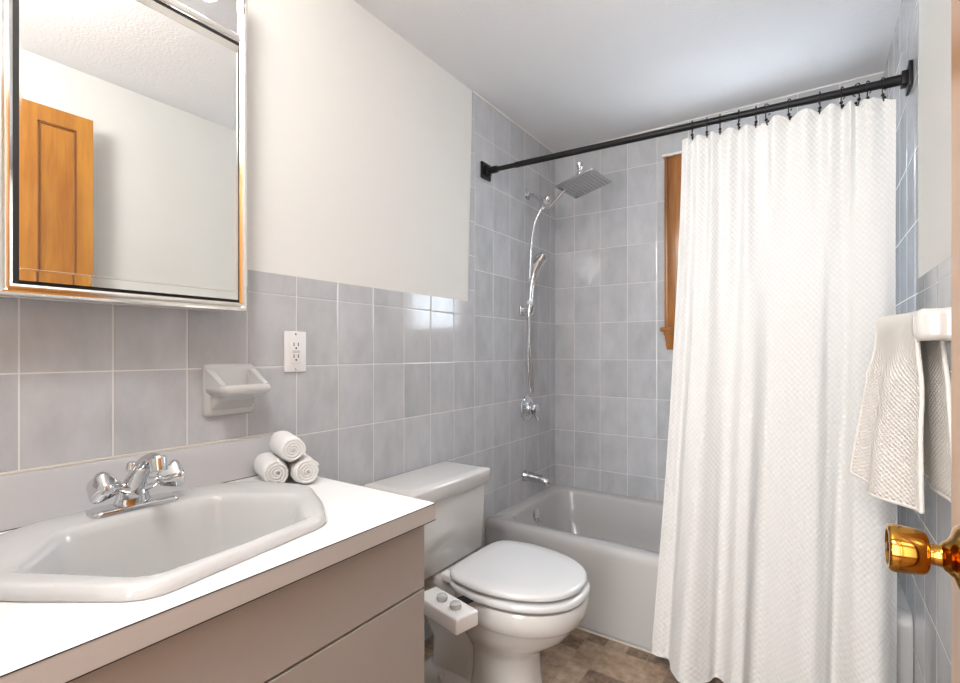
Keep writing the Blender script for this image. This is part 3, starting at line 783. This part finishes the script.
vl = thing('shower_valve', 'round chrome shower valve with knob handle on the tile', 'shower valve', (0, 2.262, .825))
bm = BM(); lathe(bm, [(.0003, .070), (.004, .070), (.010, .064), (.014, .050), (.015, .040), (.020, .034), (.028, .030), (.040, .029)], (0, 2.262, .825), (1, 0, 0), 36); link('escutcheon', bm, m_chrome, vl)
bm = BM()
rings = []
for tt, r in ((.036, .018), (.040, .024), (.048, .027), (.056, .026), (.062, .021), (.065, .012), (.066, .001)):
    rings.append([(tt, 2.262+math.cos(2*PI*k/48)*r*(1+.08*math.cos(6*2*PI*k/48)), .825+math.sin(2*PI*k/48)*r*(1+.08*math.cos(6*2*PI*k/48))) for k in range(48)])
loft(bm, rings); link('valve_knob', bm, m_chrome, vl, smooth=60)
bm = BM(); tube(bm, [(.045, 2.270, .797), (.052, 2.273, .777), (.056, 2.275, .767)], [.007, .006, .008], 10); link('valve_lever', bm, m_chrome, vl)

sh = thing('shower_pipe', 'chrome shower pipe with diverter on the tile near the ceiling', 'shower arm', (0, 2.268, 1.945))
bm = BM(); lathe(bm, [(.0003, .030), (.003, .030), (.008, .024), (.012, .014), (.016, .011)], (0, 2.268, 1.945), (1, 0, -.35), 24); link('flange', bm, m_chrome, sh)
bm = BM(); tube(bm, spline([(.004, 2.268, 1.944), (.040, 2.268, 1.935), (.075, 2.266, 1.908), (.125, 2.262, 1.868)], 5), .0105, 14); link('supply_pipe', bm, m_chrome, sh)
bm = BM()
lathe(bm, [(0, .015), (.005, .018), (.035, .018), (.040, .014), (.058, .013)], (.085, 2.265, 1.900), (.78, 0, -.62), 20)
lathe(bm, [(0, .010), (.020, .010), (.022, .014), (.034, .014), (.036, .010)], (.105, 2.262, 1.885), (.55, 0, .80), 16)
lathe(bm, [(0, .010), (.022, .010), (.024, .0115), (.036, .010)], (.100, 2.262, 1.884), (-.25, -.2, -1), 16)
link('diverter', bm, m_chrome, sh)
bm = BM(); lathe(bm, [(0, .008), (.018, .008), (.020, .014), (.028, .012)], (.120, 2.258, 1.876), (.2, -1, .1), 14); link('diverter_knob', bm, m_chrome, sh)
bm = BM(); tube(bm, spline([(.120, 2.262, 1.868), (.135, 2.262, 1.862), (.150, 2.261, 1.872), (.225, 2.258, 1.934), (.272, 2.258, 1.980), (.286, 2.259, 1.991)], 5), .0078, 14); link('extension_arm', bm, m_chrome, sh)
rh = thing('rain_shower_head', 'square rain shower head on the chrome extension arm', 'shower head', (.305, 2.255, 1.945))
bm = BM(); bmesh.ops.create_uvsphere(bm, u_segments=18, v_segments=12, radius=.016, matrix=Matrix.Translation((.298, 2.262, 1.998)))
lathe(bm, [(0, .010), (.012, .013), (.020, .013), (.030, .020), (.034, .020)], (.299, 2.264, 1.994), (.10, 0, -1), 18)
lathe(bm, [(.008, .008), (.020, .010), (.026, .015), (.050, .017), (.052, .012)], (.298, 2.262, 1.998), (-.05, 0, 1), 16)
link('ball_joint', bm, m_chrome, rh)
Mr = Matrix.Translation((.308, 2.280, 1.947)) @ Matrix.Rotation(-.07, 4, 'X') @ Matrix.Rotation(-.20, 4, 'Y') @ Matrix.Rotation(-.112, 4, 'Z')
bm = BM(); box(bm, -.102, .102, -.102, .102, -.0045, .0045, .002); bm.transform(Mr); hp = link('head_plate', bm, m_satin, rh)
bm = BM()
for i in range(10):
    for j in range(10):
        lathe(bm, [(0, .0032), (.0026, .0022)], (-.0855+i*.019, -.0855+j*.019, -.0043), (0, 0, -1), 8)
bm.transform(Mr); link('nozzle_field', bm, m_rubber, hp)

hs = thing('hand_shower', 'chrome hand shower with hose held in a wall bracket', 'hand shower', (.0, 2.25, 1.335))
bm = BM(); box(bm, .0003, .012, 2.182, 2.228, 1.308, 1.358, .004, 3); box(bm, .010, .046, 2.192, 2.218, 1.318, 1.350, .006, 3)
hb = link('wall_bracket', bm, m_satin, hs)
bm = BM(); lathe(bm, [(-.022, .016), (-.020, .019), (.020, .021), (.022, .018)], (.050, 2.202, 1.336), (.14, 0, 1), 20); link('bracket_cup', bm, m_chrome, hb)
bm = BM()
hp_ = spline([(.046, 2.202, 1.300), (.050, 2.202, 1.340), (.056, 2.202, 1.400), (.062, 2.202, 1.455), (.076, 2.202, 1.515), (.100, 2.204, 1.570), (.122, 2.206, 1.602)], 6)
hr = [.0095, .0125, .0135, .0140, .0175, .0265, .0300]
rs = []
for i in range(len(hp_)):
    k = i/(len(hp_)-1)*6; a = int(min(k, 5)); rs.append(hr[a]*(1-(k-a))+hr[a+1]*(k-a))
tube(bm, hp_, rs, 20); link('handle', bm, m_chrome, hs, smooth=60)
bm = BM(); d = Vector((.62, .05, -.75)); lathe(bm, [(-.014, .030), (-.006, .037), (.004, .038), (.007, .034)], (.104, 2.204, 1.588), d, 28)
link('spray_face', bm, m_satin, hs)
bm = BM(); lathe(bm, [(0, .0152), (.018, .0152)], (.053, 2.202, 1.362), (.1, 0, 1), 18); link('white_collar', bm, m_white, hs)
bm = BM()
hose = spline([(.092, 2.255, 1.860), (.068, 2.250, 1.815), (.050, 2.244, 1.760), (.040, 2.236, 1.65), (.034, 2.232, 1.45), (.028, 2.230, 1.25), (.024, 2.236, 1.08), (.028, 2.244, .96), (.036, 2.246, .912),
               (.046, 2.242, .935), (.047, 2.230, 1.04), (.045, 2.212, 1.18), (.046, 2.202, 1.300)], 10)
tube(bm, hose, [.0062+.0006*math.sin(i*PI) for i in range(len(hose))], 10); link('hose', bm, m_satin, hs, smooth=70)

# ------------------------------------------------------------------ curtain rod, rings, curtain
P0 = Vector((0, 1.868, 1.947)); P1 = Vector((RW, 1.916, 1.931)); dr = (P1-P0).normalized()
rd_ = thing('curtain_rod', 'black metal shower curtain rod between the side walls', 'curtain rod', tuple(P0))
bm = BM(); tube(bm, [P0+dr*.02, P0+dr*.82], .0105, 18); link('inner_tube', bm, m_black, rd_)
bm = BM(); tube(bm, [P0+dr*.16, P1-dr*.02], .0128, 18); link('outer_tube', bm, m_black, rd_)
for (p, s) in ((P0, 1), (P1, -1)):
    xa, xb = sorted((p.x+s*.0004, p.x+s*.010)); bm = BM()
    box(bm, xa, xb, p.y-.037, p.y+.037, p.z-.037, p.z+.037, .002)
    xa, xb = sorted((p.x+s*.008, p.x+s*.024)); box(bm, xa, xb, p.y-.020, p.y+.020, p.z-.020, p.z+.020, .003)
    q = p+dr*s*.02; tube(bm, [q, q+dr*s*.045], .0158, 18)
    link('end_flange', bm, m_black, rd_)
HX = [.884, .932, .974, 1.034, 1.084, 1.118, 1.182, 1.262, 1.322, 1.356, 1.386, 1.422]
ordn = ['first', 'second', 'third', 'fourth', 'fifth', 'sixth', 'seventh', 'eighth', 'ninth', 'tenth', 'eleventh', 'last']
rng = random.Random(5)
def rod_at(x): return P0+dr*((x-P0.x)/dr.x)
def make_hook():
    root = bpy.data.objects.new('curtain_hook', None); C.objects.link(root)
    bm = BM(); pts = [(0, math.cos(a)*.0178, math.sin(a)*.0178) for a in [(-70+k*14)*PI/180 for k in range(21)]]
    pts = pts[::-1]
    pts = [(0, -.010, -.034), (0, -.013, -.026), (0, -.010, -.019)]+[p for p in pts if not (p[2] < -.012 and p[1] < 0)]
    tube(bm, pts, .0018, 8); link('wire_ring', bm, m_black, root)
    bm = BM(); tube(bm, [(0, -.010, -.030), (0, -.009, -.046), (0, -.004, -.052), (0, .003, -.048), (0, .004, -.040)], .0018, 8)
    bmesh.ops.create_uvsphere(bm, u_segments=10, v_segments=8, radius=.0052, matrix=Matrix.Translation((0, -.010, -.036)))
    bmesh.ops.create_uvsphere(bm, u_segments=10, v_segments=8, radius=.0045, matrix=Matrix.Translation((0, .004, -.040)))
    link('hook_end', bm, m_black, root); return root
h0 = make_hook()
for i, x in enumerate(HX):
    if i == 0: r = h0
    else:
        r = h0.copy(); C.objects.link(r)
        for ch in list(h0.children):
            c2 = ch.copy(); C.objects.link(c2); c2.parent = r
    p = rod_at(x); r.location = p; r.rotation_euler = (rng.uniform(-.1, .1), 0, rng.uniform(-.6, .6)*(.3 if i < 3 else 1))
    nm = 'leftmost' if i == 0 else 'rightmost' if i == 11 else ordn[i]
    r['label'] = ('black wire curtain hook on the rod, %s above the white curtain' % nm) if i in (0, 11) else ('black wire curtain hook on the rod, %s from the left end of the curtain' % nm)
    r['category'] = 'curtain hook'; r['group'] = 'hooks holding the shower curtain'

def interp(P, t, col):
    """smooth interpolation of control list P=(t, v...)"""
    for i in range(len(P)-1):
        if P[i][0] <= t <= P[i+1][0]:
            p0 = P[max(i-1, 0)][col]; p1 = P[i][col]; p2 = P[i+1][col]; p3 = P[min(i+2, len(P)-1)][col]
            u = (t-P[i][0])/(P[i+1][0]-P[i][0])
            return .5*((2*p1)+(p2-p0)*u+(2*p0-5*p1+4*p2-p3)*u*u+(3*p1-p0-3*p2+p3)*u**3)
    return P[-1][col]
BOT = [(.770, 1.792), (.800, 1.786), (.826, 1.792), (.850, 1.740), (.880, 1.700), (.920, 1.712), (.958, 1.756), (.972, 1.800), (1.000, 1.785), (1.030, 1.730), (1.062, 1.722), (1.078, 1.795),
       (1.115, 1.800), (1.155, 1.775), (1.200, 1.745), (1.245, 1.728), (1.272, 1.760), (1.290, 1.800), (1.318, 1.770), (1.350, 1.728), (1.385, 1.715), (1.415, 1.735), (1.440, 1.790)]
TOP = [(.850, 1.900), (.868, 1.886), (.884, 1.904), (.905, 1.880), (.932, 1.906), (.950, 1.878), (.974, 1.908), (1.005, 1.880), (1.034, 1.910), (1.058, 1.884), (1.084, 1.911), (1.118, 1.908),
       (1.140, 1.878), (1.182, 1.912), (1.222, 1.882), (1.262, 1.912), (1.290, 1.886), (1.322, 1.914), (1.340, 1.888), (1.356, 1.914), (1.386, 1.890), (1.424, 1.914), (1.449, 1.902)]
NU = 420; NV = 110
nb = len(BOT)
bi = [(i/(nb-1), *BOT[i]) for i in range(nb)]; ti = [(i/(nb-1), *TOP[i]) for i in range(nb)]
hx_t = []
bm = BM(); uvl = bm.loops.layers.uv.new('UVMap')
grid = []; zb = .035
for iv in range(NV+1):
    v = iv/NV; row = []
    for iu in range(NU+1):
        u = iu/NU
        tx, ty_ = interp(ti, u, 1), interp(ti, u, 2); bx_, by_ = interp(bi, u, 1), interp(bi, u, 2)
        w_ = v**1.35
        # folds of the heading fade into the broad folds below
        mean_t = 1.898+.016*(tx-.85)/.6
        k = max(0, 1-v/.42); ty2 = mean_t+(ty_-mean_t)*(k**1.2)
        mean_b = 1.76
        kb = min(1, v/.16); by2 = mean_b+(by_-mean_b)*kb*.95
        x = tx*(1-w_)+bx_*w_
        y = ty2*(1-w_)+by2*w_
        y += .004*math.sin(u*70+v*3)*min(1, v*4)*(1-.3*v)+.006*noise.noise(Vector((u*14, v*2.2, 3)))*min(1, v*3)
        x += .004*noise.noise(Vector((u*8, v*2.5, 9)))*min(1, v*3)
        # scalloped heading: hangs a little lower midway between hooks, bulging up at wide gaps
        dh = min(abs(tx-h) for h in HX); gap = min(dh, .04)
        rz = rod_at(tx).z
        ztop = rz-.046+.012*math.sin(min(1, gap/.038)*PI/2)*(1 if 1.1 < tx < 1.40 else .35)-max(0, tx-1.424)*.7
        zbot = zb+.006*noise.noise(Vector((u*5, 0, 1)))+(.0 if u > .12 else .012)
        row.append((x, y, ztop+(zbot-ztop)*v))
    grid.append(row)
V = [[bm.verts.new(p) for p in r] for r in grid]
# arc length at mid height as u coordinate
arc = [0]
mid = grid[NV//2]
for i in range(NU): arc.append(arc[-1]+(Vector(mid[i+1])-Vector(mid[i])).length)
for iv in range(NV):
    for iu in range(NU):
        f = bm.faces.new((V[iv][iu], V[iv+1][iu], V[iv+1][iu+1], V[iv][iu+1]))
        for l, (a, b) in zip(f.loops, ((iu, iv), (iu, iv+1), (iu+1, iv+1), (iu+1, iv))):
            l[uvl].uv = (arc[a], grid[b][a][2])
cu = link('shower_curtain', bm, m_curtain, smooth=180, uv=True)
tag(cu, 'white waffle-weave shower curtain hanging from the black rod', 'curtain')
bm = BM()
hem = [Vector(p) for p in grid[-1][::3]]; tube(bm, hem, .0022, 6)
tube(bm, [Vector(r[0]) for r in grid[::3]], .0018, 6)
link('hem', bm, m_curtain, cu, smooth=70)

# ------------------------------------------------------------------ towel bar and hanging towel
br = thing('towel_bar', 'white ceramic towel bar post on the right wall above the brass knob', 'towel bar', (RW, 1.25, 1.175))
for yc in (1.224, 1.665):
    bm = BM()
    def rg_(d, x): return [(x, p[0], p[1]) for p in rounded([(yc-.032-d, 1.141-d), (yc+.032+d, 1.141-d), (yc+.032+d, 1.200+d), (yc-.032-d, 1.200+d)], .014, 5)]
    loft(bm, [rg_(.012, RW-.0003), rg_(.012, RW-.010), rg_(.004, RW-.022), rg_(0, RW-.045), rg_(0, RW-.072), rg_(-.004, RW-.078), rg_(-.010, RW-.0815)])
    link('bar_post', bm, m_bar, br, smooth=55)
bm = BM(); tube(bm, [(RW-.056, 1.25, 1.180), (RW-.056, 1.65, 1.180)], .010, 14); link('rail', bm, m_bar, br)
# towel: draped over the rail, front and back layers flaring downwards
bm = BM(); uvl = bm.loops.layers.uv.new('UVMap')
NU, NV = 90, 76; XR = RW-.056
rows = []
L1, L2 = .385, .355
for iv in range(NV+1):
    s = -L2+(L1+L2)*iv/NV                  # s<0 behind the rail, s>0 in front
    row = []
    for iu in range(NU+1):
        u = iu/NU
        h = max(0, abs(s)-.024); drop = min(1, h/.35)
        if abs(s) < .024:
            a = s/.024*PI/2; x = XR-math.sin(a)*.0165; z = 1.180+math.cos(a)*.0215+.006*u
        else:
            x = XR-(.0165 if s > 0 else -.0165); z = 1.180-h
        if s > 0: y0_, y1_ = 1.268-.036*drop**.7, 1.575+.045*drop
        else: y0_, y1_ = 1.268-.085*drop**.8, 1.56+.02*drop
        y = y0_+(y1_-y0_)*u
        x -= .034*u*u*max(0, 1-h*8)*(1 if s > -.02 else 0)
        if s > 0:
            k = min(1, h*9)
            x -= (.004+.012*drop+.046*u*drop**.7+.014*u)*k
            x += (.010+.010*drop)*math.sin(u*8.6+1.2)*k+.004*noise.noise(Vector((u*4, s*9, 2)))*k
            z += -.035*u*drop+.020*max(0, u-.8)*5*drop
        else:
            x += .006*drop+.006*math.sin(u*11+1)*min(1, drop*3)
            x = min(x, RW-.006)
        row.append((x, y, z))
    rows.append(row)
V = [[bm.verts.new(p) for p in r] for r in rows]
for iv in range(NV):
    for iu in range(NU):
        f = bm.faces.new((V[iv][iu], V[iv+1][iu], V[iv+1][iu+1], V[iv][iu+1]))
        for l, (a, b) in zip(f.loops, ((iu, iv), (iu, iv+1), (iu+1, iv+1), (iu+1, iv))):
            l[uvl].uv = (a/NU*.30, b/NV*(L1+L2))
hang = link('hanging_towel', bm, m_towel, smooth=180, uv=True)
md_ = hang.modifiers.new('thickness', 'SOLIDIFY'); md_.thickness = .005; md_.offset = 0
tag(hang, 'cream waffle hand towel draped over the ceramic bar on the right wall', 'towel')
for P_ in (rows[-1][::2], rows[0][::2], [r[0] for r in rows[::2]], [r[-1] for r in rows[::2]]):
    bm = BM(); tube(bm, [Vector(p) for p in P_], .0042, 8); link('towel_hem', bm, m_hem, hang, smooth=70)
